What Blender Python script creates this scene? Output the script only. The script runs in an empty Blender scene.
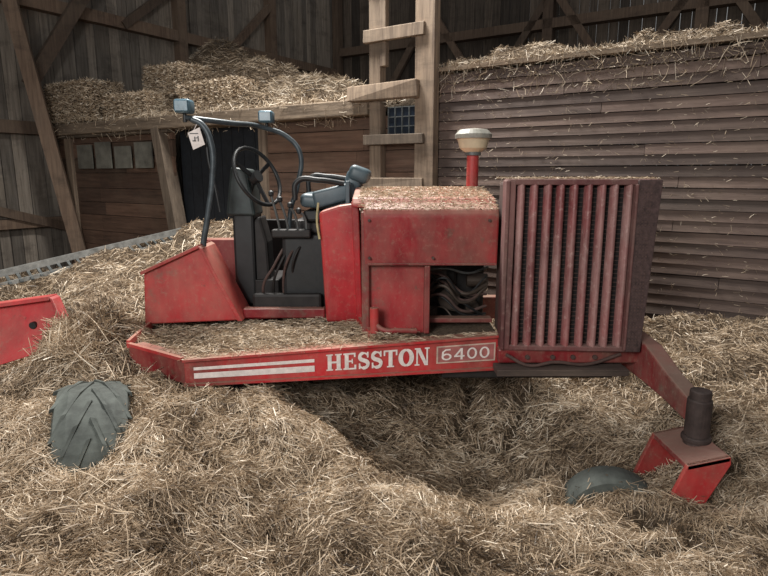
import bpy, bmesh, math, random
import numpy as np
from mathutils import Vector, Matrix, Euler
random.seed(7); rng=np.random.default_rng(11)
scene=bpy.context.scene
scene.view_settings.view_transform='Standard'
scene.view_settings.look='None'
COL=scene.collection

# ---------------------------------------------------------------- materials
def new_mat(name):
    m=bpy.data.materials.new(name); m.use_nodes=True
    nt=m.node_tree; b=nt.nodes['Principled BSDF']
    return m,nt,b
def N(nt,t,**kw):
    n=nt.nodes.new(t)
    for k,v in kw.items(): setattr(n,k,v)
    return n
def mixc(nt,fac,a,b,blend='MIX'):
    n=N(nt,'ShaderNodeMix',data_type='RGBA',blend_type=blend)
    for idx,v in ((0,fac),(6,a),(7,b)):
        if isinstance(v,(int,float)): n.inputs[idx].default_value=v
        elif isinstance(v,tuple): n.inputs[idx].default_value=(*v,1) if len(v)==3 else v
        else: nt.links.new(v,n.inputs[idx])
    return n.outputs[2]
def ramp(nt,src,p0,p1,c0=(0,0,0),c1=(1,1,1)):
    r=N(nt,'ShaderNodeValToRGB'); e=r.color_ramp.elements
    e[0].position=p0; e[1].position=p1; e[0].color=(*c0,1); e[1].color=(*c1,1)
    nt.links.new(src,r.inputs[0]); return r.outputs[0]
def noise(nt,scale,detail=6,rough=.6,mapscale=(1,1,1),coord='Object'):
    tc=N(nt,'ShaderNodeTexCoord'); mp=N(nt,'ShaderNodeMapping'); mp.inputs['Scale'].default_value=mapscale
    nt.links.new(tc.outputs[coord],mp.inputs['Vector'])
    n=N(nt,'ShaderNodeTexNoise'); n.inputs['Scale'].default_value=scale; n.inputs['Detail'].default_value=detail; n.inputs['Roughness'].default_value=rough
    nt.links.new(mp.outputs[0],n.inputs['Vector']); return n.outputs[0]
def bump(nt,b,src,strength=.4,dist=.01):
    n=N(nt,'ShaderNodeBump'); n.inputs['Strength'].default_value=strength; n.inputs['Distance'].default_value=dist
    nt.links.new(src,n.inputs['Height']); nt.links.new(n.outputs[0],b.inputs['Normal'])
def wood(name,c0,c1,axis='x',rough=.85,dust=0.25,vlo=.62,vhi=1.35):
    m,nt,b=new_mat(name)
    ms={'x':(.6,9,9),'z':(9,9,.6),'y':(9,.6,9)}[axis]
    g=noise(nt,3,8,.65,ms); at=N(nt,'ShaderNodeAttribute',attribute_name='rnd')
    base=mixc(nt,ramp(nt,g,.3,.7),c0,c1)
    var=ramp(nt,at.outputs['Fac'],0,1,(vlo,vlo,vlo),(vhi,vhi*.97,vhi*.93))
    col=mixc(nt,1.0,base,var,'MULTIPLY')
    big=noise(nt,1.3,4,.6)
    d=ramp(nt,big,.45,.75,(0,0,0),(dust,dust,dust))
    col=mixc(nt,d,col,(.30,.24,.175))
    st=noise(nt,2.1,7,.7,(.5,1,1.6))
    col=mixc(nt,ramp(nt,st,.52,.75,(0,0,0),(.65,.65,.65)),col,(.03,.022,.018))
    nt.links.new(col,b.inputs['Base Color']); b.inputs['Roughness'].default_value=rough
    bump(nt,b,g,.5,.01)
    return m
def paint(name,col,dustcol=(.36,.28,.20),rough=.34,dust=.55,rust=.6,film=.18):
    m,nt,b=new_mat(name)
    geo=N(nt,'ShaderNodeNewGeometry'); sep=N(nt,'ShaderNodeSeparateXYZ'); nt.links.new(geo.outputs['Normal'],sep.inputs[0])
    up=ramp(nt,sep.outputs['Z'],.2,.9)
    n1=noise(nt,7,8,.7); n2=noise(nt,1.7,5,.65); n3=noise(nt,34,5,.7); n4=noise(nt,2.4,9,.75,(1,1,.35)); n5=noise(nt,2.1,9,.8)
    c=mixc(nt,ramp(nt,n2,.38,.64),col,tuple(x*.42 for x in col))
    c=mixc(nt,ramp(nt,n1,.62,.68,(0,0,0),(rust,rust,rust)),c,(.09,.045,.03))
    c=mixc(nt,ramp(nt,n5,.58,.66,(0,0,0),(rust,)*3),c,(.13,.09,.065))
    f1=ramp(nt,n4,.42,.68,(.0,.0,.0),(film*1.9,)*3)
    c=mixc(nt,f1,c,dustcol)
    f2=ramp(nt,n3,.54,.68,(0,0,0),(film*1.3,)*3)
    c=mixc(nt,f2,c,dustcol)
    ud=N(nt,'ShaderNodeMath',operation='MULTIPLY'); nt.links.new(up,ud.inputs[0]); ud.inputs[1].default_value=dust
    c=mixc(nt,ud.outputs[0],c,dustcol)
    nt.links.new(c,b.inputs['Base Color'])
    rr=ramp(nt,n4,.35,.7,(rough,)*3,(min(1,rough+.4),)*3); nt.links.new(rr,b.inputs['Roughness'])
    bump(nt,b,n1,.10,.01)
    return m
def plain(name,col,rough=.6,metal=0,var=.4,scale=14):
    m,nt,b=new_mat(name)
    n=noise(nt,scale,6,.65)
    c=mixc(nt,ramp(nt,n,.3,.75),tuple(x*(1-var) for x in col),tuple(min(1,x*(1+var)) for x in col))
    nt.links.new(c,b.inputs['Base Color']); b.inputs['Roughness'].default_value=rough; b.inputs['Metallic'].default_value=metal
    bump(nt,b,n,.15,.005)
    return m
def straw_mat(name,mul=1.0):
    m,nt,b=new_mat(name)
    at=N(nt,'ShaderNodeAttribute',attribute_name='rnd')
    r=N(nt,'ShaderNodeValToRGB'); cr=r.color_ramp
    stops=[(0,(.055,.036,.022)),(.22,(.19,.132,.083)),(.5,(.42,.315,.21)),(.8,(.64,.52,.385)),(1,(.90,.79,.64))]
    cr.elements[0].position=0; cr.elements[0].color=(*[min(1,c*mul) for c in stops[0][1]],1)
    cr.elements[1].position=1; cr.elements[1].color=(*[min(1,c*mul) for c in stops[-1][1]],1)
    for p,c in stops[1:-1]:
        e=cr.elements.new(p); e.color=(*[x*mul for x in c],1)
    nt.links.new(at.outputs['Fac'],r.inputs[0])
    nt.links.new(r.outputs[0],b.inputs['Base Color']); b.inputs['Roughness'].default_value=.5
    return m
def chaff_mat(name,mul=1.0):
    m,nt,b=new_mat(name)
    n=noise(nt,60,6,.75); n2=noise(nt,4,5,.6)
    c=mixc(nt,ramp(nt,n,.35,.7),tuple(x*mul for x in(.045,.03,.018)),tuple(x*mul for x in(.29,.21,.135)))
    c=mixc(nt,ramp(nt,n2,.3,.7,(0,0,0),(.5,.5,.5)),c,tuple(x*mul for x in(.14,.098,.063)))
    nt.links.new(c,b.inputs['Base Color']); b.inputs['Roughness'].default_value=.95
    bump(nt,b,n,1,.03)
    return m

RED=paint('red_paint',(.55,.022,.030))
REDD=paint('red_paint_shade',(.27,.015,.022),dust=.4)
MAROON=paint('maroon_grille_paint',(.16,.045,.045),dustcol=(.30,.20,.17),rough=.6,film=.3)
SLAT=paint('worn_slat_paint',(.30,.085,.085),dustcol=(.56,.40,.36),rough=.42,film=.36,rust=.3)
RUST=plain('rusty_steel',(.085,.05,.042),.8)
DKFRAME=plain('dark_dusty_frame',(.075,.045,.042),.85,0,.55,45)
BLACK=plain('black_plastic',(.014,.015,.016),.5)
DARK=plain('greasy_steel',(.022,.019,.018),.6,.2)
GREY=plain('grey_steel',(.13,.14,.14),.5,.4)
SILVER=plain('galvanised_steel',(.42,.42,.40),.45,.5)
VINYL=plain('blue_grey_vinyl',(.075,.11,.13),.45,0,.35,6)
TUBE=plain('tube_grey_blue',(.06,.075,.085),.45,.2)
RUBBER=plain('tyre_rubber',(.085,.095,.085),.8,0,.5,9)
CREAM=plain('cream_plastic',(.55,.47,.33),.5,0,.15)
CAPG=plain('grey_cap',(.30,.29,.25),.5)
WHITE=plain('white_decal',(.78,.70,.66),.6,0,.2,30)
YELLOW=plain('cream_cable',(.5,.42,.22),.6)
LAMP=plain('lamp_blue_glass',(.10,.18,.23),.3)
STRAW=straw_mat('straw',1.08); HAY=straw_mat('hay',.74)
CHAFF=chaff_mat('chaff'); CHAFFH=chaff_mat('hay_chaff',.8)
W_GREY=wood('barn_board_grey',(.14,.12,.10),(.34,.30,.26),'z',vlo=.5,vhi=1.45)
W_FAR=wood('barn_board_dimmed',(.055,.043,.035),(.155,.125,.10),'z',dust=.1,vlo=.5,vhi=1.5)  # dimness of the far end is put into this darker board colour
W_SIDE=wood('siding_brown',(.066,.043,.036),(.150,.105,.088),'x',.75,.16,.6,1.35)
W_MOW=wood('mow_board_brown',(.075,.042,.028),(.17,.10,.07),'x',.8,.2)
W_BEAMX=wood('beam_wood',(.10,.075,.055),(.27,.21,.155),'x')
W_BEAMZ=wood('post_wood',(.11,.08,.06),(.30,.23,.17),'z')
W_BR=wood('brace_wood',(.09,.06,.045),(.2,.14,.10),'z')
W_PLANK=wood('rusty_plank',(.07,.05,.04),(.19,.13,.11),'x')
DIRT=plain('dirt',(.09,.065,.045),.95)

# ---------------------------------------------------------------- helpers
def empty(name,loc=(0,0,0)):
    e=bpy.data.objects.new(name,None); e.location=loc; e.empty_display_size=.2; COL.objects.link(e); return e
def mkobj(name,verts,faces,mat,parent=None,matrix=None,smooth=False,rnd=None):
    me=bpy.data.meshes.new(name); me.from_pydata([tuple(v) for v in verts],[],faces); me.update()
    bm=bmesh.new(); bm.from_mesh(me); bmesh.ops.recalc_face_normals(bm,faces=bm.faces); bm.to_mesh(me); bm.free()
    if rnd is not None:
        a=me.attributes.new('rnd','FLOAT','POINT'); a.data.foreach_set('value',np.array(rnd,dtype=np.float32))
    if mat: me.materials.append(mat)
    if smooth: me.polygons.foreach_set('use_smooth',[True]*len(me.polygons))
    o=bpy.data.objects.new(name,me); COL.objects.link(o)
    if matrix is not None: o.matrix_world=matrix
    if parent: o.parent=parent
    return o
def bevel(o,w,seg=2):
    m=o.modifiers.new('bevel','BEVEL'); m.width=w; m.segments=seg; m.limit_method='ANGLE'; m.angle_limit=.6
    return o
CUBEV=[(-.5,-.5,-.5),(.5,-.5,-.5),(.5,.5,-.5),(-.5,.5,-.5),(-.5,-.5,.5),(.5,-.5,.5),(.5,.5,.5),(-.5,.5,.5)]
CUBEF=[(0,3,2,1),(4,5,6,7),(0,1,5,4),(1,2,6,5),(2,3,7,6),(3,0,4,7)]
class MB:
    def __init__(s): s.v=[];s.f=[];s.r=[]
    def add(s,verts,faces,r=None):
        o=len(s.v); s.v+= [tuple(v) for v in verts]; s.f+=[tuple(i+o for i in f) for f in faces]
        r=random.random() if r is None else r; s.r+=[r]*len(verts)
    def box(s,lo,hi,r=None,jit=0):
        V=[]
        for c in CUBEV:
            V.append([ (lo[i] if c[i]<0 else hi[i])+random.uniform(-jit,jit) for i in range(3)])
        s.add(V,CUBEF,r)
    def beam(s,p0,p1,w,h,r=None,up=(0,0,1)):
        p0=Vector(p0);p1=Vector(p1);d=p1-p0;L=d.length;z=d.normalized()
        x=Vector(up).cross(z)
        if x.length<1e-3:x=Vector((1,0,0))
        x.normalize(); y=z.cross(x)
        V=[p0+x*(c[0]*w)+y*(c[1]*h)+z*((c[2]+.5)*L) for c in CUBEV]
        s.add(V,CUBEF,r)
    def cyl(s,p0,p1,r0,r1=None,n=16,r=None):
        r1=r0 if r1 is None else r1
        p0=Vector(p0);p1=Vector(p1);z=(p1-p0).normalized()
        x=z.orthogonal().normalized();y=z.cross(x)
        V=[];F=[]
        for p,rr in((p0,r0),(p1,r1)):
            for i in range(n):
                a=2*math.pi*i/n; V.append(p+x*(rr*math.cos(a))+y*(rr*math.sin(a)))
        for i in range(n): F.append((i,(i+1)%n,n+(i+1)%n,n+i))
        F.append(tuple(range(n-1,-1,-1)));F.append(tuple(range(n,2*n)))
        s.add(V,F,r)
    def build(s,name,mat,**k): return mkobj(name,s.v,s.f,mat,rnd=s.r,**k)
def box(name,lo,hi,mat,parent=None,bev=.008,**k):
    m=MB();m.box(lo,hi);o=m.build(name,mat,parent=parent,**k)
    if bev: bevel(o,bev)
    return o
def cyl(name,p0,p1,r0,mat,parent=None,r1=None,n=24):
    m=MB();m.cyl(p0,p1,r0,r1,n);o=m.build(name,mat,parent=parent);bevel(o,min(r0,r1 or r0)*.12);
    return o
def prism(name,pts,y0,y1,mat,parent=None,bev=.006,slant=None):
    n=len(pts);V=[];F=[]
    for y in(y0,y1):
        for i,(x,z) in enumerate(pts): V.append((x,y+(slant(x,z) if slant else 0),z))
    F.append(tuple(range(n)));F.append(tuple(range(2*n-1,n-1,-1)))
    for i in range(n): F.append((i,i+n,(i+1)%n+n,(i+1)%n))
    o=mkobj(name,V,F,mat,parent=parent)
    if bev: bevel(o,bev)
    return o
def tube(name,pts,r,mat,parent=None,bez=True):
    cu=bpy.data.curves.new(name,'CURVE');cu.dimensions='3D';cu.bevel_depth=r;cu.bevel_resolution=4;cu.use_fill_caps=True
    if bez:
        sp=cu.splines.new('BEZIER');sp.bezier_points.add(len(pts)-1)
        for b,p in zip(sp.bezier_points,pts): b.co=p;b.handle_left_type=b.handle_right_type='AUTO'
    else:
        sp=cu.splines.new('POLY');sp.points.add(len(pts)-1)
        for b,p in zip(sp.points,pts): b.co=(*p,1)
    cu.materials.append(mat)
    o=bpy.data.objects.new(name,cu);COL.objects.link(o)
    if parent:o.parent=parent
    return o
def lathe(name,prof,center,mat,parent=None,n=32,matrix=None):
    V=[];F=[]
    for (r,z) in prof:
        for i in range(n):
            a=2*math.pi*i/n;V.append((center[0]+r*math.cos(a),center[1]+r*math.sin(a),center[2]+z))
    for j in range(len(prof)-1):
        for i in range(n): F.append((j*n+i,j*n+(i+1)%n,(j+1)*n+(i+1)%n,(j+1)*n+i))
    F.append(tuple(range(n)));F.append(tuple((len(prof)-1)*n+i for i in range(n)))
    o=mkobj(name,V,F,mat,parent=parent,smooth=False,matrix=matrix);bevel(o,.003)
    return o

# ---------------------------------------------------------------- noise + terrain
_g={}
def vn(x,y,sc,seed):
    if seed not in _g: _g[seed]=np.random.default_rng(seed).random((64,64))
    g=_g[seed]; X=x/sc+100;Y=y/sc+100
    xi=np.floor(X).astype(int);yi=np.floor(Y).astype(int);fx=X-xi;fy=Y-yi
    fx=fx*fx*(3-2*fx);fy=fy*fy*(3-2*fy)
    a=g[xi%64,yi%64];b=g[(xi+1)%64,yi%64];c=g[xi%64,(yi+1)%64];d=g[(xi+1)%64,(yi+1)%64]
    return (a*(1-fx)+b*fx)*(1-fy)+(c*(1-fx)+d*fx)*fy-.5
CP=np.array([(-2,1.7,.36),(-1,1.7,.38),(0,1.7,.32),(1,1.7,.26),(2,1.7,.3),(-1.9,2.3,.46),(-1.0,2.35,.46),(-1.40,2.4,.42),
(-1.10,2.75,.58),(-1.85,2.75,.60),(-1.50,2.72,.48),(-1.45,3.2,.58),(-1.84,3.35,.90),(-1.86,3.55,.86),(-2.25,3.5,.50),(-2.15,3.1,.52),(-2.5,3.2,.44),(-1.1,3.05,.58),(-.7,2.95,.56),(-.45,2.9,.50),(-.2,2.65,.36),
(-.1,3.2,.12),(.0,3.4,.06),(.5,3.3,.02),(.5,2.95,.08),(.1,2.9,.14),(.9,3.3,.08),(0,2.3,.32),(.6,2.3,.26),(1.15,2.55,.22),(1.7,2.5,.24),(2.5,2.6,.38),(2.1,3.2,.44),(1.5,3.4,.28),
(2.3,4,.54),(2.3,4.9,.6),(3,4.5,.62),(3.2,3.2,.5),(1,4.2,.3),(1,6,.55),(-1,4.4,.4),(-.4,4.2,.3),(-1.9,4.1,.78),(-2.3,4.6,.84),(-2.5,5.5,.9),(-1.5,6.2,1.22),(-1.9,6.6,1.27),
(-1.2,5.4,1.0),(-2.9,6.6,.88),(-4,7,.5),(-5,8.5,.3),(-3,8,.85),(-5.5,9.2,.2),(-1,7,1.2),(0,6,.9),(0,5,.5),(-3.2,4.5,.66),(-3.2,3,.45),(-4.4,4,.45),(-3.8,5.6,.6),(-3.3,1.8,.4),
(4.5,3,.6),(4.5,1.5,.4),(-6,6,.3),(-.8,3.6,.4),(0,.5,.25),(3,.5,.3),(-3,.5,.35),(0,-2,.1),(4,-2,.1),(-4,-2,.1)])
def H(x,y):
    x=np.asarray(x,float);y=np.asarray(y,float);sh=x.shape;x=x.ravel();y=y.ravel();out=np.empty_like(x)
    for s in range(0,len(x),20000):
        dx=x[s:s+20000,None]-CP[None,:,0];dy=y[s:s+20000,None]-CP[None,:,1];d=dx*dx+dy*dy
        w=np.exp(-d/(2*.24**2))+.02/(d+.05)**2
        out[s:s+20000]=(w*CP[None,:,2]).sum(1)/w.sum(1)
    out+=.11*vn(x,y,.55,1)+.10*vn(x,y,.23,2)+.06*vn(x,y,.09,3)
    r=np.abs(vn(x+.1*vn(x,y,.2,5),y,.37,4))*2
    out-=.15*np.clip(1-r/.16,0,1)*np.clip(vn(x,y,.9,6)*4+.3,0,1)
    return out.reshape(sh)
PHI=math.atan2(-.54,.84);CC,SS=math.cos(PHI),math.sin(PHI)
def local(x,y):
    dx=x+5.48;dy=y-9.95
    return dx*CC+dy*SS,-dx*SS+dy*CC
def inside(x,y):
    a,b=local(x,y);return (a>-.12)&(b<-.03)
def grid(name,x0,x1,y0,y1,nx,ny,fn,mat,matrix=None,parent=None,mask=None):
    X,Y=np.meshgrid(np.linspace(x0,x1,nx),np.linspace(y0,y1,ny));Z=fn(X,Y)
    V=np.stack([X,Y,Z],-1).reshape(-1,3)
    i=np.arange(nx-1)[None,:]+np.arange(ny-1)[:,None]*nx
    F=np.stack([i,i+1,i+nx+1,i+nx],-1).reshape(-1,4)
    if mask is not None:
        ok=mask(V[:,0],V[:,1]);F=F[ok[F].all(1)]
        used=np.unique(F);re=np.full(len(V),-1);re[used]=np.arange(len(used));V=V[used];F=re[F]
    me=bpy.data.meshes.new(name);me.vertices.add(len(V));me.vertices.foreach_set('co',V.ravel())
    me.loops.add(F.size);me.loops.foreach_set('vertex_index',F.ravel().astype(np.int32))
    me.polygons.add(len(F));me.polygons.foreach_set('loop_start',np.arange(0,F.size,4,dtype=np.int32))
    me.update(calc_edges=True);me.validate();me.polygons.foreach_set('use_smooth',[True]*len(me.polygons))
    me.materials.append(mat)
    o=bpy.data.objects.new(name,me);COL.objects.link(o)
    if matrix is not None:o.matrix_world=matrix
    if parent:o.parent=parent
    return o
def strands(name,P,D,L,Wd,mat,rnd,bend=.12,parent=None,matrix=None):
    n=len(P)
    R=rng.normal(size=(n,3));R[:,2]*=.4;S=np.cross(D,R);S/=np.linalg.norm(S,axis=1)[:,None]+1e-9
    B=np.cross(S,D)*(rng.normal(size=n)*bend*L)[:,None]
    pts=[P-D*(L/2)[:,None]-B*.5,P+B*.5,P+D*(L/2)[:,None]-B*.5]
    V=np.empty((n,6,3))
    for i,p in enumerate(pts):
        ws=(Wd*(.5 if i!=1 else .6))[:,None]
        V[:,2*i]=p-S*ws;V[:,2*i+1]=p+S*ws
    b=(np.arange(n)*6)[:,None]
    F=np.stack([b+np.array([[0,1,3,2]]),b+np.array([[2,3,5,4]])],1).reshape(-1)
    me=bpy.data.meshes.new(name);me.vertices.add(n*6);me.vertices.foreach_set('co',V.ravel())
    me.loops.add(len(F));me.loops.foreach_set('vertex_index',F.astype(np.int32))
    me.polygons.add(n*2);me.polygons.foreach_set('loop_start',np.arange(0,len(F),4,dtype=np.int32))
    me.update(calc_edges=True)
    a=me.attributes.new('rnd','FLOAT','POINT');a.data.foreach_set('value',np.repeat(rnd,6).astype(np.float32))
    me.materials.append(mat);o=bpy.data.objects.new(name,me);COL.objects.link(o)
    if matrix is not None:o.matrix_world=matrix
    if parent:o.parent=parent
    return o
def dirs(n,tilt,yaw=None):
    yaw=rng.uniform(0,2*math.pi,n) if yaw is None else yaw
    t=rng.normal(size=n)*tilt
    return np.stack([np.cos(yaw)*np.cos(t),np.sin(yaw)*np.cos(t),np.sin(t)],1)

# ---------------------------------------------------------------- straw ground
straw=empty('straw_pile')
grid('straw_bed',-7,6,-2.5,10,600,580,H,CHAFF,parent=straw,mask=inside)
def ground_strands(name,n,x0,x1,y0,y1,lmin,lmax,w,lift,tilt,fan=False,zone=None,bias=.0):
    y=rng.uniform(y0,y1,n)
    if fan: x=rng.uniform(-1,1,n)*(.74*y+.30)
    else: x=rng.uniform(x0,x1,n)
    k=inside(x,y)
    a_,b_=local(x,y);k&=b_<-.12
    x=x[k];y=y[k];n=len(x)
    L=lmin+(lmax-lmin)*rng.random(n)**1.6
    yaw=rng.uniform(0,2*math.pi,n)
    al=rng.random(n)<.55;yaw[al]=(vn(x,y,.30,41)*9)[al]+rng.normal(size=n)[al]*.4
    D=dirs(n,tilt,yaw)
    e=.06
    gx=(H(x+e,y)-H(x-e,y))/(2*e);gy=(H(x,y+e)-H(x,y-e))/(2*e)
    D[:,2]+=gx*D[:,0]+gy*D[:,1];D/=np.linalg.norm(D,axis=1)[:,None]
    z=H(x,y)+rng.uniform(-.004,lift,n)
    P=np.stack([x,y,z],1)
    r=np.clip(.50+bias+.22*rng.normal(size=n)+.45*vn(x,y,.4,8)+.45*vn(x,y,.12,9),0,1)
    return strands(name,P,D,L,rng.uniform(.6,1.3,n)*w,STRAW,r,bend=.16,parent=straw)
ground_strands('strands_near',135000,0,0,1.5,3.2,.02,.11,.0026,.032,.34,True)
ground_strands('strands_long',8000,0,0,1.5,4.2,.10,.22,.003,.05,.28,True)
ground_strands('strands_mid',80000,0,0,3.2,5.4,.03,.12,.0036,.03,.32,True)
ground_strands('strands_far',34000,-6.5,1,5.4,9.8,.06,.20,.006,.03,.3)
ground_strands('strands_tuft',2600,-2.05,-1.7,3.15,3.7,.10,.28,.0035,.10,.8)

# ---------------------------------------------------------------- barn shell
O0=Vector((-5.48,9.95,0))
BM=Matrix.Translation(O0)@Matrix.Rotation(PHI,4,'Z')
m=MB()
b=-11
while b<8.2:
    w=random.uniform(.14,.27);m.box((-.2,b,-.3),(-.16+random.uniform(-.015,.015),b+w-.014,7));b+=w
m.build('wall_left',W_GREY,matrix=BM)
m=MB();a=-.2
while a<17:
    w=random.uniform(.16,.28);m.box((a,8.1,-.3),(a+w-.014,8.14+random.uniform(-.012,.012),7.2));a+=w
m.build('wall_back',W_FAR,matrix=BM)
box('floor',(-12,-5,-.2),(9,18,-.05),DIRT,bev=0)
m=MB()
for bb in(-5.5,-2.6,2.6,5.2,7.8): m.box((-.16,bb,-.2),(.04,bb+.2,7))
m.beam((.0,-.95,7),(.60,-.1,.3),.2,.2)
m.box((-.16,-9,4.4),(.02,8,4.6));m.box((-.16,-9,2.45),(.0,-.1,2.65));m.box((-.16,-9,.95),(.0,0,1.1))
m.beam((0,2.6,5.4),(0,1.4,4.45),.12,.14);m.beam((0,5.2,5.6),(0,4,4.5),.12,.14)
m.beam((.1,-.4,3.2),(.25,1.0,5.4),.14,.2)
m.beam((0,-2.2,1.6),(0,.1,.9),.1,.14)
m.build('timber_frame',W_BR,matrix=BM)
m=MB()
for aa in(2.6,5.6,8.6,11.6,14.6): m.box((aa,7.85,2),(aa+.22,8.1,7))
m.box((-.1,7.85,4.95),(17,8.1,5.15));m.box((-.1,7.9,3.9),(17,8.1,4.05))
for aa in(2.7,5.7,8.7,11.7):
    m.beam((aa,7.9,5.9),(aa+1.3,7.9,4.0),.1,.16);m.beam((aa+.2,7.9,5.9),(aa-1.1,7.9,4.0),.1,.16)
m.build('timber_frame',W_BR,matrix=BM)

m=MB();z=0
while z<2.4:
    h=random.uniform(.2,.27)
    for(a0,a1) in((.1,3.0),(4.75,7.1)):
        am=a0+random.uniform(.3,.7)*(a1-a0)
        m.box((a0,-.02,z),(am-.004,.03+random.uniform(-.01,.01),min(z+h-.008,2.42)));m.box((am,-.02,z),(a1,.03+random.uniform(-.01,.01),min(z+h-.008,2.42)))
    z+=h
m.build('wall_mow',W_MOW,matrix=BM)
m=MB();a=3.0
while a<4.75:
    m.box((a,.12,0),(a+.2,.16,2.42));a+=.21
m.build('doorway_dark_fill',plain('doorway_darkness',(.012,.015,.020),.8),matrix=BM)  # near-black boards fill the doorway; its darkness is put into their colour
m=MB()
m.beam((3.15,-.06,.5),(2.8,-.06,2.45),.16,.2,up=(0,1,0));m.box((4.7,-.06,.3),(4.82,.08,2.45))
m.box((.35,-.08,.2),(.5,.08,2.4))
m.build('trim_1',W_BEAMZ,matrix=BM)
m=MB();m.box((0,-.16,2.42),(6.4,.14,2.6),jit=.01);m.box((0,-.1,2.38),(3.0,0,2.44))
bevel(m.build('mow_beam',W_BEAMX,matrix=BM),.015)
TOPR=2.80
m=MB();z=.25;rh=.0905
while z<TOPR-.05:
    a=7.16
    while a<15:
        L=random.uniform(1.2,4.5);a1=min(a+L,15);t=random.uniform(-.003,.004);s=random.uniform(-.006,.006)
        V=[(a,-.030+t,z),(a1-.004,-.030+t,z+s),(a1-.004,.03,z+s),(a,.03,z),(a,-.014+t,z+rh-.006),(a1-.004,-.014+t,z+rh-.006+s),(a1-.004,.03,z+rh+s),(a,.03,z+rh)]
        m.add(V,CUBEF);a=a1
    z+=rh
m.build('wall_right',W_SIDE,matrix=BM)
m=MB();m.box((7.1,-.06,TOPR),(15,.2,TOPR+.05),jit=.008)
m.build('trim_2',W_BEAMX,matrix=BM)
m=MB()
m.box((6.42,-.14,.2),(6.56,-.03,4.6),jit=.006);m.box((6.98,-.16,.2),(7.2,-.045,4.8),jit=.006)
for z,w in((3.75,.12),(3.2,.12),(2.16,.1),(1.72,.1),(1.25,.1)): m.box((6.38,-.2,z-w/2),(7.1,-.13,z+w/2),jit=.008)
m.box((6.2,-.24,2.56),(7.05,-.17,2.72),jit=.01)
m.box((6.56,-.15,2.9),(6.63,-.08,4.6))
bevel(m.build('ladder',W_BEAMZ,matrix=BM),.006)
wn=empty('window_1');wn.matrix_world=BM
def wchild(o): o.parent=wn; o.matrix_parent_inverse=Matrix.Identity(4); return o
m=MB();m.box((6.6,-.045,2.2),(6.95,-.03,2.5));wchild(m.build('pane',plain('dark_glass',(.012,.018,.03),.2)))
m=MB()
for i in range(5): m.box((6.6+i*.085,-.06,2.2),(6.61+i*.085,-.045,2.5))
for i in range(4): m.box((6.6,-.06,2.2+i*.097),(6.95,-.045,2.21+i*.097))
wchild(m.build('grid_bars',GREY))
m=MB()
for i in range(4): m.box((.72+i*.50,-.09,1.90),(1.12+i*.50,-.07,2.27+random.uniform(-.05,.03)))
wp=m.build('window_sash',plain('dusty_glass',(.17,.165,.14),.5,0,.6,4),matrix=BM)

cb=empty('cutter_bar')
P0=Vector((-5.2,5.2,.52));P1=Vector((-2.75,7.85,1.06));dv=(P1-P0)
m=MB();m.beam(P0,P1,.06,.07);m.beam(P0+Vector((.10,-.12,-.10)),P1+Vector((.10,-.12,-.10)),.03,.045);m.build('bar_rail',SILVER,parent=cb)
m=MB()
for i in range(34):
    p=P0+dv*(i/34);m.beam(p+Vector((.02,-.02,-.04)),p+Vector((.16,-.17,-.11)),.03,.015)
m.build('guards',GREY,parent=cb)

# ---------------------------------------------------------------- hay in the mow
hay=empty('hay_mow');hay.matrix_world=BM
def HM(a,b):
    a=np.asarray(a,float);b=np.asarray(b,float)
    e=np.clip(b/.35,0,1);e=e*e*(3-2*e)
    z=2.5+e*.13
    z=z+.95*np.exp(-((a-2.4)/.8)**2-((b-1.4)/.7)**2)+.45*np.exp(-((a-3.8)/1.1)**2-((b-1.3)/.7)**2)+.5*np.exp(-((a-.9)/.6)**2-((b-1.4)/.6)**2)
    z=z+.24*np.clip(b/1.5,0,1)*np.clip((6.2-a)/1.5+.4,0.4,1)
    z=z+np.clip((a-6.9)/.3,0,1)*(.19+.20*np.clip((b-.05)/1.4,0,1))
    z=z+e*(.22*vn(a,b,.7,21)+.18*vn(a,b,.3,22)+.08*vn(a,b,.12,23))
    return z
def hchild(o): o.parent=hay;o.matrix_parent_inverse=Matrix.Identity(4);return o
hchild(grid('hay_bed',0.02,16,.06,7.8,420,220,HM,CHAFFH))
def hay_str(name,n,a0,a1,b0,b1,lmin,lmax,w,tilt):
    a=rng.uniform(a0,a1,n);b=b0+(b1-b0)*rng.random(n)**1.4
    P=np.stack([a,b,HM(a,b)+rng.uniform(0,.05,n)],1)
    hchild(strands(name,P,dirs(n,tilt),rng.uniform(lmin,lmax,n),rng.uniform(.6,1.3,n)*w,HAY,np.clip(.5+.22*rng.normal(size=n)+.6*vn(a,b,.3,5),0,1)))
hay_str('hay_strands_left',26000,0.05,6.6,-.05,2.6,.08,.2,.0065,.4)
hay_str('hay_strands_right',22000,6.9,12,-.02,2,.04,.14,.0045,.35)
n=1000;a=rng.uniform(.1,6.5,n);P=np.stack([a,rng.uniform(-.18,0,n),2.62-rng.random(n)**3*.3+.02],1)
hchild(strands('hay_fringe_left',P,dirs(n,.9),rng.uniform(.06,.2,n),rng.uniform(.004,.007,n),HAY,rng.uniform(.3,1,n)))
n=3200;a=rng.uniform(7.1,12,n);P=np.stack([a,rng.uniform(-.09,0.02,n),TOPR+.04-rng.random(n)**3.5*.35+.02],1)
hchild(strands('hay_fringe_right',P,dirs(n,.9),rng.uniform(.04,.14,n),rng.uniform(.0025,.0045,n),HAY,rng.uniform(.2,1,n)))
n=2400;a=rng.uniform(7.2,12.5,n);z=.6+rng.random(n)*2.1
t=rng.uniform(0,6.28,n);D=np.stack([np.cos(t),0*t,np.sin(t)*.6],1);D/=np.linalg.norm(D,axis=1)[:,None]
hchild(strands('chaff_on_siding',np.stack([a,np.full(n,-.04),z],1),D,rng.uniform(.01,.05,n),rng.uniform(.002,.004,n),HAY,rng.uniform(.3,.9,n)))
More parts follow.
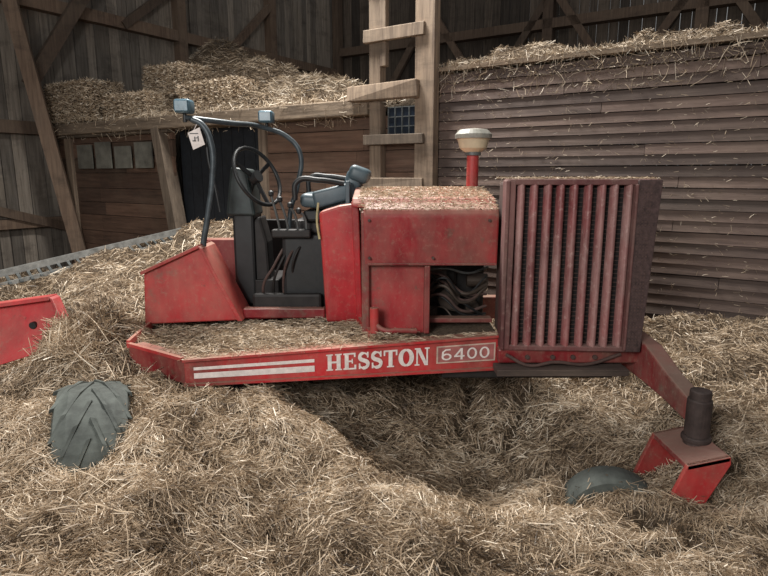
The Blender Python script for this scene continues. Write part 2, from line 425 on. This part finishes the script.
def bale(name,lo,hi,yaw=0,tilt=0):
    lo=np.array(lo,float);hi=np.array(hi,float);c=(lo+hi)/2;h=(hi-lo)/2
    e=empty(name);e.matrix_world=BM@Matrix.Translation(c)@Matrix.Rotation(yaw,4,'Z')@Matrix.Rotation(tilt,4,'Y')
    V=MB()
    k=max(4,int(h[0]*2/.1));
    for i in range(k):
        x0=-h[0]+2*h[0]*i/k;x1=x0+2*h[0]/k-.006;j=random.uniform(-.015,.015)
        V.box((x0,-h[1]+j,-h[2]),(x1,h[1]+j,h[2]+random.uniform(-.02,.015)),jit=.008)
    o=V.build('bale_core',CHAFFH);bevel(o,.025,2);o.parent=e;o.matrix_parent_inverse=Matrix.Identity(4)
    n=6500;q=rng.random((n,3))*2-1;P=q*h;cc=rng.integers(0,4,n)
    P[cc==0,1]=-h[1]-.005;P[cc==1,2]=h[2]+.005;P[cc==2,0]=h[0]+.005;P[cc==3,1]=-h[1]-.008
    s=strands('bale_straw',P,dirs(n,.5),rng.uniform(.04,.14,n),rng.uniform(.004,.008,n),STRAW,np.clip(.5+.22*rng.normal(size=n)+.25*np.sin(q[:,0]*k*1.57*2),0,1));s.parent=e;s.matrix_parent_inverse=Matrix.Identity(4)
    m=MB()
    for yy in(-.5,.5): m.box((-h[0]-.004,yy*h[1]-.004,h[2]+.003),(h[0]+.004,yy*h[1]+.004,h[2]+.010));
    s=m.build('twine',HAY);s.parent=e;s.matrix_parent_inverse=Matrix.Identity(4)
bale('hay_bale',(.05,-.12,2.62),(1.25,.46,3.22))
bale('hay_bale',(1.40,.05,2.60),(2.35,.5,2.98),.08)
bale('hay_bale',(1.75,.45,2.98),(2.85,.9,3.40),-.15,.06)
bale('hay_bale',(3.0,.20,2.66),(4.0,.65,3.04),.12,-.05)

# ---------------------------------------------------------------- windrower
M=empty('windrower')
def zt(x): return .746+.058*(x+1.155)
def zb(x): return .598+.028*(x+1.155)
XL,YL,XR,YR=-1.165,3.2,.72,3.35
def bp(t,f,off=0.0):
    x=XL+(XR-XL)*t;y=YL+(YR-YL)*t
    return (x,y-off,zb(x)+(zt(x)-zb(x))*f)
V=[bp(0,0),bp(1,0),bp(1,1),bp(0,1)];V+=[(x,y+.1,z) for x,y,z in V]
bevel(mkobj('side_beam',V,[(0,1,2,3),(7,6,5,4),(0,4,5,1),(1,5,6,2),(2,6,7,3),(3,7,4,0)],RED,parent=M),.008)
for nm,f in(('beam_lip_top',1.0),('beam_lip_bottom',0.0)):
    m=MB();p=bp(0,f,.012);q=bp(1,f,.012);m.beam(p,q,.03,.014);m.build(nm,RED,parent=M)
V=[(-1.165,3.2,.598),(-1.60,3.47,.60),(-1.60,3.47,.755),(-1.165,3.2,.746)]
V+=[(x+.06,y+.08,z) for x,y,z in V]
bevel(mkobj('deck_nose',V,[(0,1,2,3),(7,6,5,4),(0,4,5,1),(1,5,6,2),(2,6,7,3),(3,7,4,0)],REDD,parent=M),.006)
dk=[(-1.15,3.22),(-1.58,3.49),(-1.64,4.07),(-.1,4.12),(.7,4.1),(.7,3.38)]
V=[(x,y,zt(x)-.015) for x,y in dk]+[(x,y,zt(x)-.05) for x,y in dk];k=len(dk)
F=[tuple(range(k)),tuple(range(2*k-1,k-1,-1))]+[(i,i+k,(i+1)%k+k,(i+1)%k) for i in range(k)]
mkobj('deck_plate',V,F,CHAFF,parent=M)
m=MB()
m.beam((-1.60,3.47,.76),(-1.66,4.08,.765),.02,.05);m.beam((-1.66,4.08,.775),(-.15,4.05,.835),.02,.06);m.beam((-.2,3.95,.83),(-.08,3.45,.83),.03,.05)
m.beam((-1.17,3.2,.752),(-1.60,3.47,.762),.025,.02)
m.build('deck_rim',RED,parent=M)
n=12000;x=rng.uniform(-1.6,.2,n);y=rng.uniform(3.22,4.06,n)
k=(y>3.2+(-1.155-x).clip(0)*.65+.03)&(y>3.22+.08*(x+1.155)+.02);x=x[k];y=y[k];n=len(x)
P=np.stack([x,y,.746+.058*(x+1.155)+rng.uniform(-.01,.025,n)+.04*vn(x,y,.2,31)],1)
strands('deck_straw',P,dirs(n,.2),rng.uniform(.015,.07,n),rng.uniform(.002,.0035,n),STRAW,np.clip(.5+.2*rng.normal(size=n)+.4*vn(x,y,.15,32),0,1),parent=M)
n=400;t=rng.random(n);P=np.array([bp(tt,1.0,rng.uniform(-.06,.02)) for tt in t]);P[:,2]+=.012
strands('beam_stray_straw',P,dirs(n,.15),rng.uniform(.02,.08,n),rng.uniform(.002,.0035,n),STRAW,rng.uniform(.3,.9,n),parent=M)
prism('fender',[(-1.66,1.14),(-1.26,1.315),(-1.005,.80),(-1.68,.77)],3.92,4.14,RED,M,.012)
prism('fender_edge',[(-1.27,1.33),(-1.235,1.31),(-.985,.80),(-1.02,.80)],3.89,4.2,RED,M,.006)
prism('fender_edge_top',[(-1.67,1.15),(-1.26,1.335),(-1.26,1.31),(-1.67,1.125)],3.89,4.2,RED,M,.004)
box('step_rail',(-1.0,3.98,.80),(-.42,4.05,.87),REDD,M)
box('cab_floor',(-1.65,4.1,.76),(-.1,5.1,.82),DARK,M)
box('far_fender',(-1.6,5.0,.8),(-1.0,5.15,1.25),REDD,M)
box('far_cab_wall',(-1.1,5.02,.8),(-.2,5.1,1.42),DARK,M)
box('console',(-1.13,4.3,.82),(-.97,4.6,1.62),BLACK,M,.02)
prism('console_head',[(-1.17,1.50),(-1.12,1.86),(-1.0,1.84),(-.95,1.5)],4.28,4.58,plain('console_green_black',(.025,.037,.037),.5),M,.02)
prism('console_cover',[(-1.0,1.45),(-.93,1.50),(-.88,1.3),(-.86,.82),(-1.0,.82)],4.33,4.55,DARK,M,.02)
box('pedal_box',(-.98,4.3,.82),(-.80,4.75,1.02),DARK,M)
box('seat_base',(-.74,4.14,.82),(-.33,4.7,1.38),BLACK,M,.03)
box('seat_riser',(-.66,4.2,1.36),(-.3,4.6,1.48),DARK,M,.03)
box('floor_box',(-.95,4.06,.82),(-.45,4.12,.96),DARK,M,.02)
for i in range(4):
    tube('cab_hose_%d'%(i+1),[(-.86+.07*i,4.2,.84),(-.88+.07*i,4.12+.02*i,1.0),(-.80+.06*i,4.13,1.15+.04*i),(-.72+.05*i,4.2,1.3)],.010,DARK if i%2 else RUST,M)
box('control_quadrant',(-.80,4.08,1.36),(-.52,4.16,1.42),DARK,M,.012)
for i,x in enumerate((-.74,-.68,-.61,-.55)):
    tube('lever_%d'%(i+1),[(x,4.12,1.4),(x-.02,4.10,1.52),(x-.05,4.08,1.66-.04*i)],.009,GREY,M)
    lathe('lever_knob_%d'%(i+1),[(.006,0),(.019,.01),(.019,.035),(.006,.045)],(x-.05,4.08,1.65-.04*i),BLACK,M,12)
C=Vector((-.925,4.3,1.79));nrm=Vector((.80,-.42,.42)).normalized()
rot=nrm.to_track_quat('Z','Y').to_matrix().to_4x4();SW=Matrix.Translation(C)@rot
pts=[SW@Vector((.225*math.cos(i/40*6.2832),.225*math.sin(i/40*6.2832),0)) for i in range(40)]
o=tube('steering_wheel_rim',pts,.015,BLACK,M,False);o.data.splines[0].use_cyclic_u=True
m=MB()
for i in range(3):
    a=i*2.094+.5;m.beam(SW@Vector((0,0,-.03)),SW@Vector((.22*math.cos(a),.22*math.sin(a),0)),.012,.028)
m.cyl(SW@Vector((0,0,-.05)),SW@Vector((0,0,.01)),.045)
m.cyl(SW@Vector((0,0,-.04)),(-1.08,4.4,1.5),.022)
m.build('steering_spokes',BLACK,parent=M)
def soft(name,lo,hi,mat,rotY=0,b=.045):
    m=MB();c=[(l+h)/2 for l,h in zip(lo,hi)];hs=[(h-l)/2 for l,h in zip(lo,hi)]
    m.box([-h for h in hs],hs);o=m.build(name,mat);o.location=c;o.rotation_euler=(0,rotY,0);bevel(o,b,4);o.parent=M
    o.data.polygons.foreach_set('use_smooth',[True]*6);return o
soft('seat_cushion',(-.60,4.12,1.56),(-.22,4.55,1.66),VINYL,math.radians(5),.04)
soft('seat_back',(-.29,4.1,1.58),(-.17,4.57,1.84),VINYL,math.radians(16),.045)
soft('seat_back_lip',(-.25,4.07,1.75),(-.10,4.60,1.86),VINYL,math.radians(20),.04)
soft('seat_side_near',(-.50,4.07,1.60),(-.2,4.13,1.72),VINYL,math.radians(-14),.025)
soft('seat_side_far',(-.50,4.54,1.60),(-.2,4.60,1.72),VINYL,math.radians(-14),.025)
tube('armrest',[(-.62,4.05,1.63),(-.60,4.05,1.755),(-.45,4.05,1.765),(-.28,4.08,1.74)],.019,BLACK,M)
tube('armrest_far',[(-.60,4.64,1.66),(-.58,4.64,1.78),(-.45,4.64,1.79),(-.28,4.62,1.77)],.019,BLACK,M)
box('seat_pan',(-.58,4.14,1.47),(-.22,4.5,1.55),BLACK,M,.02)
box('seat_bracket',(-.265,4.0,1.50),(-.235,4.05,1.76),VINYL,M,.006)
tube('frame_tube_near',[(-1.286,4.0,2.165),(-1.22,4.0,2.13),(-1.165,4.0,2.0),(-1.17,4.0,1.78),(-1.215,4.0,1.53),(-1.265,4.0,1.28),(-1.27,4.03,.82)],.021,TUBE,M)
tube('frame_tube_cross',[(-1.33,3.98,2.175),(-1.1,4.2,2.16),(-.9,4.55,2.15),(-.75,4.6,2.09),(-.655,4.6,1.97),(-.68,4.6,1.72),(-.745,4.6,1.5),(-.75,4.6,.84)],.019,TUBE,M)
tube('lever_hose',[(-1.13,4.0,1.55),(-1.16,4.0,1.75),(-1.19,4.0,1.9),(-1.2,4.02,2.1)],.010,BLACK,M)
for nm,p in(('work_lamp_1',(-1.325,3.98,2.245)),('work_lamp_2',(-.90,4.58,2.235))):
    soft(nm,(p[0]-.055,p[1]-.06,p[2]-.045),(p[0]+.055,p[1]+.06,p[2]+.045),LAMP,0,.02)
    box(nm+'_lens',(p[0]-.045,p[1]-.068,p[2]-.035),(p[0]+.045,p[1]-.058,p[2]+.035),LAMP,M,.006)
    cyl(nm+'_stem',(p[0],p[1],p[2]-.1),(p[0],p[1],p[2]-.03),.012,BLACK,M)
o=prism('lot_tag',[(-1.305,2.075),(-1.225,2.11),(-1.195,2.0),(-1.275,1.965)],3.955,3.959,WHITE,M,0)
m=MB()
m.box((-1.275,3.951,2.02),(-1.252,3.954,2.026));m.box((-1.262,3.951,2.02),(-1.256,3.954,2.05));m.box((-1.240,3.951,2.02),(-1.234,3.954,2.055));m.box((-1.252,3.951,2.04),(-1.234,3.954,2.045));m.box((-1.29,3.951,2.068),(-1.235,3.954,2.073))
m.build('tag_print',BLACK,parent=M)
tube('tag_string',[(-1.265,3.957,2.09),(-1.25,3.98,2.13)],.003,WHITE,M)
prism('rear_cab_panel',[(-.435,1.53),(-.43,1.56),(-.30,1.60),(-.165,1.62),(-.15,.80),(-.40,.80)],3.86,4.05,RED,M,.02)
prism('panel_flange',[(-.215,1.63),(-.165,1.63),(-.145,.80),(-.185,.80)],3.80,3.88,RED,M,.008)
tube('throttle_cable',[(-.435,3.85,1.62),(-.445,3.84,1.5),(-.43,3.84,1.38)],.008,YELLOW,M)
prof=[(3.52,1.25),(3.505,1.56),(3.53,1.60),(3.62,1.63),(4.1,1.69),(4.6,1.66),(4.72,1.58),(4.72,1.2),(4.68,1.2),(4.68,1.5),(3.56,1.5),(3.55,1.25)]
def extr(name,prof,x0,x1,mat,bev=.01):
    n=len(prof);V=[(x0,y,z) for y,z in prof]+[(x1,y,z) for y,z in prof]
    F=[tuple(range(n)),tuple(range(2*n-1,n-1,-1))]+[(i,i+n,(i+1)%n+n,(i+1)%n) for i in range(n)]
    return bevel(mkobj(name,V,F,mat,parent=M),bev)
HOODP=paint('hood_red_paint',(.40,.018,.026),film=.14)
extr('hood',prof,-.125,.70,HOODP,.012)
extr('hood_top_rear',[(3.62,1.62),(3.66,1.66),(4.1,1.715),(4.6,1.68),(4.6,1.6),(3.62,1.6)],-.2,.70,RED,.01)
box('hood_seam',(-.1,3.497,1.255),(.69,3.512,1.268),REDD,M,.002)
for i,(x,z) in enumerate(((-.09,1.53),(-.09,1.3),(.3,1.3),(.64,1.53))): cyl('hood_bolt_%d'%(i+1),(x,3.49,z),(x,3.515,z),.009,RUST,M,n=8)
box('lower_side_panel',(-.12,3.56,.80),(.275,3.62,1.25),HOODP,M,.01)
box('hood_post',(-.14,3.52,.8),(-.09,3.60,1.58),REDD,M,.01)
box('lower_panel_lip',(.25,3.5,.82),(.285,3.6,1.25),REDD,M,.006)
cyl('hyd_cylinder',(-.06,3.45,.84),(-.06,3.45,1.0),.028,RED,M)
tube('hyd_hose',[(-.06,3.45,.9),(0,3.42,.865),(.1,3.43,.86),(.2,3.45,.85)],.016,REDD,M)
n=5500;x=rng.uniform(-.15,.69,n);y=rng.uniform(3.52,4.55,n)
z=np.interp(y,[3.52,3.55,3.6,3.66,4.1,4.6],[1.595,1.61,1.632,1.665,1.72,1.69])
strands('hood_straw',np.stack([x,y,z],1),dirs(n,.12),rng.uniform(.015,.05,n),rng.uniform(.002,.0035,n),STRAW,rng.uniform(.3,.85,n),parent=M)
# engine
box('engine_block',(.25,3.95,.72),(.70,4.5,1.22),DARK,M,.03)
box('engine_cover',(.27,3.9,1.05),(.5,4.0,1.2),DARK,M,.02)
EP=plain('engine_parts',(.075,.055,.043),.55,.35)
m=MB()
m.cyl((.44,3.80,.98),(.44,3.95,.98),.075);m.cyl((.44,3.79,.98),(.44,3.80,.98),.03);m.cyl((.60,3.82,.92),(.60,3.95,.92),.045)
m.beam((.43,3.83,1.055),(.61,3.83,.965),.02,.012);m.beam((.43,3.83,.905),(.61,3.83,.875),.02,.012)
m.cyl((.56,3.85,1.10),(.70,3.85,1.10),.045);m.box((.29,3.8,.84),(.36,3.9,.93));m.box((.3,3.82,1.12),(.42,3.88,1.2))
m.build('pulleys_and_belt',EP,parent=M)
for i in range(9):
    z0=random.uniform(.85,1.22);z1=random.uniform(.85,1.22)
    tube('engine_hose_%d'%(i+1),[(.28,3.74+.02*i,z0),(.38,3.68+.015*i,(z0+z1)/2+.06),(.52,3.70,(z0+z1)/2-.05),(.68,3.75,z1)],random.uniform(.006,.013),(BLACK,RUST,EP)[i%3],M)
tube('engine_pipe',[(.27,3.72,1.19),(.4,3.70,1.205),(.55,3.72,1.17),(.69,3.78,1.2)],.008,GREY,M)
box('engine_cross_member',(.26,3.62,.86),(.70,3.7,.89),REDD,M,.006)
box('engine_bay_back',(.2,4.55,.6),(.7,4.6,1.3),DARK,M,.0)
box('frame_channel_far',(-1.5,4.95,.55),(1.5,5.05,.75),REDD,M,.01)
box('axle_housing',(-1.2,3.4,.42),(-.9,5,.6),DARK,M,.03)
box('engine_sump',(.0,3.8,.45),(.6,4.4,.75),DARK,M,.04)
cyl('cross_tube',(.45,3.42,.60),(.45,4.9,.60),.035,YELLOW,M)
cyl('precleaner_stem',(.632,4.2,1.66),(.632,4.2,1.97),.042,RED,M)
lathe('precleaner_bowl',[(.05,-.0),(.095,.03),(.112,.09),(.122,.10)],(.632,4.2,1.955),CREAM,M)
lathe('precleaner_cap',[(.128,0),(.13,.03),(.10,.062),(.04,.07)],(.632,4.2,2.05),CAPG,M)
lathe('precleaner_collar',[(.05,0),(.056,.0),(.056,.025),(.05,.025)],(.632,4.2,1.935),GREY,M)
# radiator housing + grille
GM=Matrix.Translation((1.105,3.26,0))@Matrix.Rotation(math.radians(-3),4,'Z')
G=empty('radiator_grille');G.parent=M;G.matrix_world=GM
def g(o): o.parent=G;o.matrix_parent_inverse=Matrix.Identity(4);return o
hw=.417
m=MB();m.box((-hw+.02,.07,.81),(hw-.02,.42,1.755));g(bevel(m.build('radiator_housing',RUST),.015))
m=MB();m.box((-hw+.05,.045,.84),(hw-.05,.07,1.73));g(m.build('radiator_core',plain('radiator_core_dark',(.012,.010,.010),.8)))
m=MB()
m.box((-hw,-.02,.79),(-hw+.05,.1,1.77))
m.box((-hw,-.015,1.745),(hw,.1,1.778));m.box((-hw,-.015,.785),(hw-.03,.1,.815))
m.box((-hw-.006,-.035,.79),(-hw+.015,.1,1.77));m.box((hw-.135,-.045,.80),(hw-.12,.05,1.75))
g(bevel(m.build('grille_frame',MAROON),.006))
V=[(hw-.12,-.035,.79),(hw-.035,-.035,.79),(hw-.035,.1,.79),(hw-.12,.1,.79),(hw-.12,-.035,1.775),(hw+.01,-.035,1.775),(hw+.01,.1,1.775),(hw-.12,.1,1.775)]
g(bevel(mkobj('grille_side_frame',V,CUBEF,DKFRAME),.006))
m=MB()
for i in range(4):
    for j in range(48):
        f=.82+j*.0195;m.box((hw-.108+i*.018,-.037,f),(hw-.100+i*.018,-.034,f+.008))
g(m.build('side_frame_mesh',RUST))
m=MB();x0=-hw+.085;x1=hw-.155;nb=9
for i in range(nb):
    x=x0+(x1-x0)*i/(nb-1)+random.uniform(-.003,.003)
    V=[];F=[];ns=9
    for zz in(.81,1.75):
        for j in range(ns):
            a=math.pi*(j/(ns-1));V.append((x-.0235*math.cos(a),.03-.045*math.sin(a),zz))
    for j in range(ns-1):F.append((j,j+1,ns+j+1,ns+j))
    F.append((ns-1,0,ns,2*ns-1));F.append(tuple(range(ns)));F.append(tuple(range(ns,2*ns)))
    m.add(V,F)
g(m.build('grille_slats',SLAT))
m=MB()
for i in range(36):
    z=.83+i*.0255;m.box((-hw+.06,.036,z),(hw-.1,.044,z+.004))
g(m.build('radiator_fins',RUST))
n=1300;x=rng.uniform(-hw,hw,n);y=rng.uniform(-.02,.42,n)
g(strands('grille_straw',np.stack([x,y,np.full(n,1.784)],1),dirs(n,.15),rng.uniform(.02,.06,n),rng.uniform(.002,.0035,n),STRAW,rng.uniform(.2,.8,n)))
box('rear_frame_rail',(.68,3.28,.70),(1.55,3.38,.785),REDD,M,.01)
box('rear_plank',(.66,3.2,.645),(1.43,3.34,.685),W_PLANK,M,.004)
box('rear_lower_channel',(.35,3.35,.58),(1.4,3.45,.64),DARK,M,.01)
for i,x in enumerate((.85,1.0,1.12,1.25)): cyl('frame_bolt_%d'%(i+1),(x,3.265,.74),(x,3.285,.74),.014,RUST,M,n=8)
tube('rear_hose',[(.72,3.26,.76),(.85,3.24,.70),(1.0,3.24,.72),(1.2,3.26,.70),(1.4,3.27,.76)],.010,RUST,M)
V=[];F=[]
for(y,xc,w,z0,z1) in((3.55,1.545,.10,.62,.87),(3.2,1.555,.10,.62,.84),(2.95,1.565,.09,.60,.75),(2.72,1.57,.10,.58,.70)):
    V+=[(xc-w/2,y,z0),(xc+w/2,y,z0),(xc+w/2,y,z1),(xc-w/2,y,z1)]
for j in range(3):
    for i in range(4):F.append((4*j+i,4*j+(i+1)%4,4*j+4+(i+1)%4,4*j+4+i))
F+=[(0,1,2,3),(12,13,14,15)]
AX=paint('axle_paint_worn',(.36,.03,.035),dustcol=(.30,.22,.17),rough=.6,dust=.6,film=.35,rust=.85)
bevel(mkobj('rear_axle',V,F,AX,parent=M),.01)
PV=plain('pivot_dark_rust',(.06,.042,.038),.7,.2,.5)
cyl('caster_pivot',(1.57,2.70,.46),(1.57,2.70,.71),.058,PV,M)
cyl('caster_pivot_cap',(1.57,2.70,.70),(1.57,2.70,.755),.05,PV,M)
cyl('caster_pivot_collar',(1.57,2.70,.49),(1.57,2.70,.52),.07,PV,M)
arm=[(1.43,.455),(1.63,.50),(1.635,.46),(1.50,.19),(1.33,.19)]
prism('caster_fork_near',arm,2.50,2.525,RED,M,.004)
prism('caster_fork_far',arm,2.84,2.865,RED,M,.004)
prism('caster_fork_top',[(1.43,.455),(1.63,.50),(1.63,.475),(1.43,.43)],2.50,2.865,AX,M,.004)
def tyre(name,R,W,matrix,parent=None,lugs=18,lh=.035,sweep=.3):
    n=64;prof=[(.55*R,-.36*W),(.62*R,-.46*W),(.8*R,-.5*W),(.93*R,-.46*W),(.985*R,-.3*W),(R,0),(.985*R,.3*W),(.93*R,.46*W),(.8*R,.5*W),(.62*R,.46*W),(.55*R,.36*W)]
    V=[];F=[]
    for i in range(n):
        a=2*math.pi*i/n
        for r,x in prof: V.append((x,r*math.cos(a),r*math.sin(a)))
    k=len(prof)
    for i in range(n):
        for j in range(k-1):F.append((i*k+j,i*k+j+1,((i+1)%n)*k+j+1,((i+1)%n)*k+j))
    mb=MB();mb.add(V,F,.5)
    if lugs:
        for i in range(lugs):
            for s in(-1,1):
                a=2*math.pi*(i+(.5 if s>0 else 0))/lugs
                st=[]
                for q in(0,.33,.66,1):
                    x=s*W*(.02+.47*q);aa=a+sweep*q;rr=R*(1-.09*q**2.2)
                    st.append((x,rr*math.cos(aa),rr*math.sin(aa),aa))
                VV=[];FF=[]
                for (x,y,z,aa) in st:
                    d=Vector((0,math.cos(aa),math.sin(aa)));t=Vector((s*.9,-math.sin(aa)*.44,math.cos(aa)*.44)) if sweep>.5 else Vector((0,-math.sin(aa),math.cos(aa)));c=Vector((x,y,z));wl=.017*R/.5
                    VV+=[c-t*wl-d*.01,c-t*wl*.75+d*lh,c+t*wl*.75+d*lh,c+t*wl-d*.01]
                for j in range(3):
                    for q in range(4):FF.append((4*j+q,4*j+(q+1)%4,4*j+4+(q+1)%4,4*j+4+q))
                FF+=[(0,1,2,3),(12,13,14,15)];mb.add(VV,FF,.5)
    mb.cyl((-.3*W,0,0),(.3*W,0,0),.56*R,n=32)
    return mb.build(name,RUBBER,parent=parent,matrix=matrix)
tyre('caster_tyre',.26,.20,Matrix.Translation((1.16,2.68,.07))@Matrix.Rotation(math.radians(80),4,'Z'),M,0)
def glyphs(txt):
    def rc(x0,y0,x1,y1):return [(x0,y0),(x1,y0),(x1,y1),(x0,y1)]
    def rib(pts,ws):
        q=[]
        n=len(pts);L=[]
        for i in range(n):
            a=pts[max(0,i-1)];b=pts[min(n-1,i+1)];dx,dy=b[0]-a[0],b[1]-a[1];l=math.hypot(dx,dy)
            w=ws[i]/2 if isinstance(ws,(list,tuple)) else ws/2
            L.append(((pts[i][0]-dy/l*w,pts[i][1]+dx/l*w),(pts[i][0]+dy/l*w,pts[i][1]-dx/l*w)))
        for i in range(n-1):q.append([L[i][0],L[i][1],L[i+1][1],L[i+1][0]])
        return q
    def ell(cx,cy,rx,ry,a0,a1,n=14):return [(cx+rx*math.cos(math.radians(a0+(a1-a0)*i/n)),cy+ry*math.sin(math.radians(a0+(a1-a0)*i/n))) for i in range(n+1)]
    if txt=='H':return [rc(.08,0,.32,1),rc(.62,0,.86,1),rc(.3,.44,.64,.56),rc(0,0,.4,.08),rc(0,.92,.4,1),rc(.54,0,.94,.08),rc(.54,.92,.94,1)],.98
    if txt=='E':return [rc(.08,0,.32,1),rc(0,0,.76,.1),rc(0,.9,.74,1),rc(.3,.45,.56,.55),rc(.66,0,.78,.28),rc(.64,.74,.74,1),rc(.5,.36,.58,.64)],.82
    if txt=='T':return [rc(.3,0,.54,1),rc(0,.9,.84,1),rc(0,.68,.1,1),rc(.74,.68,.84,1),rc(.2,0,.64,.08)],.88
    if txt=='N':return [rc(.1,0,.2,1),rc(.72,0,.82,1),[(.08,1),(.34,1),(.84,0),(.62,0)],rc(0,0,.3,.08),rc(0,.92,.3,1),rc(.62,.92,.92,1)],.96
    if txt=='O':
        p=ell(.45,.5,.34,.44,90,450,28);w=[.12+.16*abs(math.cos(math.radians(90+360*i/28))) for i in range(29)];return rib(p,w),.92
    if txt=='S':
        p=ell(.36,.73,.24,.21,20,240,10)+ell(.36,.27,.26,.22,60,-160,10);w=[.1]*4+[.2]*4+[.24]*6+[.2]*5+[.1]*3
        return rib(p,w)+[rc(.56,.66,.66,1.0),rc(.06,0,.16,.34)],.74
    if txt=='6':return rib(ell(.35,.3,.26,.24,0,360,18),.13)+rib([(.6,.93),(.3,.93),(.12,.75),(.09,.3)],.13),.76
    if txt=='4':return [rc(.44,0,.58,1),rc(.02,.24,.7,.37)]+rib([(.5,.97),(.08,.3)],.13),.78
    if txt=='0':return rib(ell(.35,.5,.26,.43,0,360,20),.13),.76
def decal(name,txt,t0,t1,f0,f1,mat,off,shear=0):
    V=[];F=[];x=0;items=[]
    for c in txt:
        q,w=glyphs(c);items+=[[(px+x,py) for px,py in quad] for quad in q];x+=w+.05
    x-=.05
    for k,quad in enumerate(items):
        b0=len(V)
        for px,py in quad:V.append(bp(t0+(t1-t0)*px/x,f0+(f1-f0)*py,off+k*.00001))
        F.append(tuple(range(b0,b0+len(quad))))
    mkobj(name,V,F,mat,parent=M)
decal('brand_lettering','HESSTON',.437,.765,.22,.80,WHITE,.006)
def patch(name,t0,t1,f0,f1,mat,off):
    n=12;V=[];F=[]
    for i in range(n+1):
        t=t0+(t1-t0)*i/n;V+=[bp(t,f0,off),bp(t,f1,off)]
    for i in range(n):F.append((2*i,2*i+2,2*i+3,2*i+1))
    mkobj(name,V,F,mat,parent=M)
patch('stripe_upper',.03,.40,.56,.68,WHITE,.005)
patch('stripe_lower',.03,.40,.22,.44,WHITE,.005)
patch('model_plate',.785,.975,.24,.80,plain('tan_decal',(.55,.42,.34),.6),.005)
patch('model_plate_inner',.79,.97,.28,.76,plain('pale_decal',(.36,.12,.11),.6),.006)
decal('model_number','6400',.80,.96,.34,.70,WHITE,.008)

# ---------------------------------------------------------------- drive tyre in the straw & header panel
tyre('tractor_tyre',.45,.36,Matrix.Translation((-1.56,2.86,.26))@Matrix.Rotation(math.radians(24),4,'Z')@Matrix.Rotation(math.radians(4),4,'Y'),None,13,.013,.95)
hp=empty('header_panel')
PRED=paint('panel_red_paint',(.58,.035,.045),dust=.12,film=.14)
sl=lambda x,z:(z-.7)*.45+(x+2.1)*-.1
prism('panel_sheet',[(-3.0,.90),(-2.10,1.03),(-1.95,.81),(-2.0,.76),(-2.45,.62),(-3.0,.45)],3.42,3.45,PRED,hp,.006,sl)
prism('panel_rim',[(-3.0,.925),(-2.095,1.055),(-2.095,1.03),(-3.0,.90)],3.37,3.46,PRED,hp,.004,sl)
prism('panel_rim_side',[(-2.10,1.05),(-2.075,1.04),(-1.925,.81),(-1.95,.80)],3.37,3.46,PRED,hp,.004,sl)
mm=MB();mm.cyl((-2.20,3.49,.875),(-2.20,3.53,.875),.022,n=16);mm.build('panel_hole',BLACK,parent=hp)

# ---------------------------------------------------------------- light
w=bpy.data.worlds.new('world');scene.world=w;w.use_nodes=True
bg=w.node_tree.nodes['Background'];bg.inputs[0].default_value=(.92,.92,.92,1);bg.inputs[1].default_value=.24
def area(name,loc,tgt,size,en,col):
    l=bpy.data.lights.new(name,'AREA');l.shape='RECTANGLE';l.size=size[0];l.size_y=size[1];l.energy=en;l.color=col
    o=bpy.data.objects.new(name,l);o.location=loc;o.rotation_euler=(Vector(tgt)-Vector(loc)).to_track_quat('-Z','Y').to_euler();COL.objects.link(o)
area('daylight_main',(-.9,6.0,6.0),(.2,2.8,.3),(1.3,1.3),680,(1,.97,.92))
area('daylight_door',(-2.2,-1.9,3.4),(.2,4,.8),(1.8,1.8),230,(1,.98,.95))

# ---------------------------------------------------------------- camera
cd=bpy.data.cameras.new('camera');cd.lens=27;cd.sensor_width=36;cd.clip_end=100
co=bpy.data.objects.new('camera',cd);co.location=(0,0,1.8);co.rotation_euler=(math.radians(90-11.1),0,0)
COL.objects.link(co);scene.camera=co
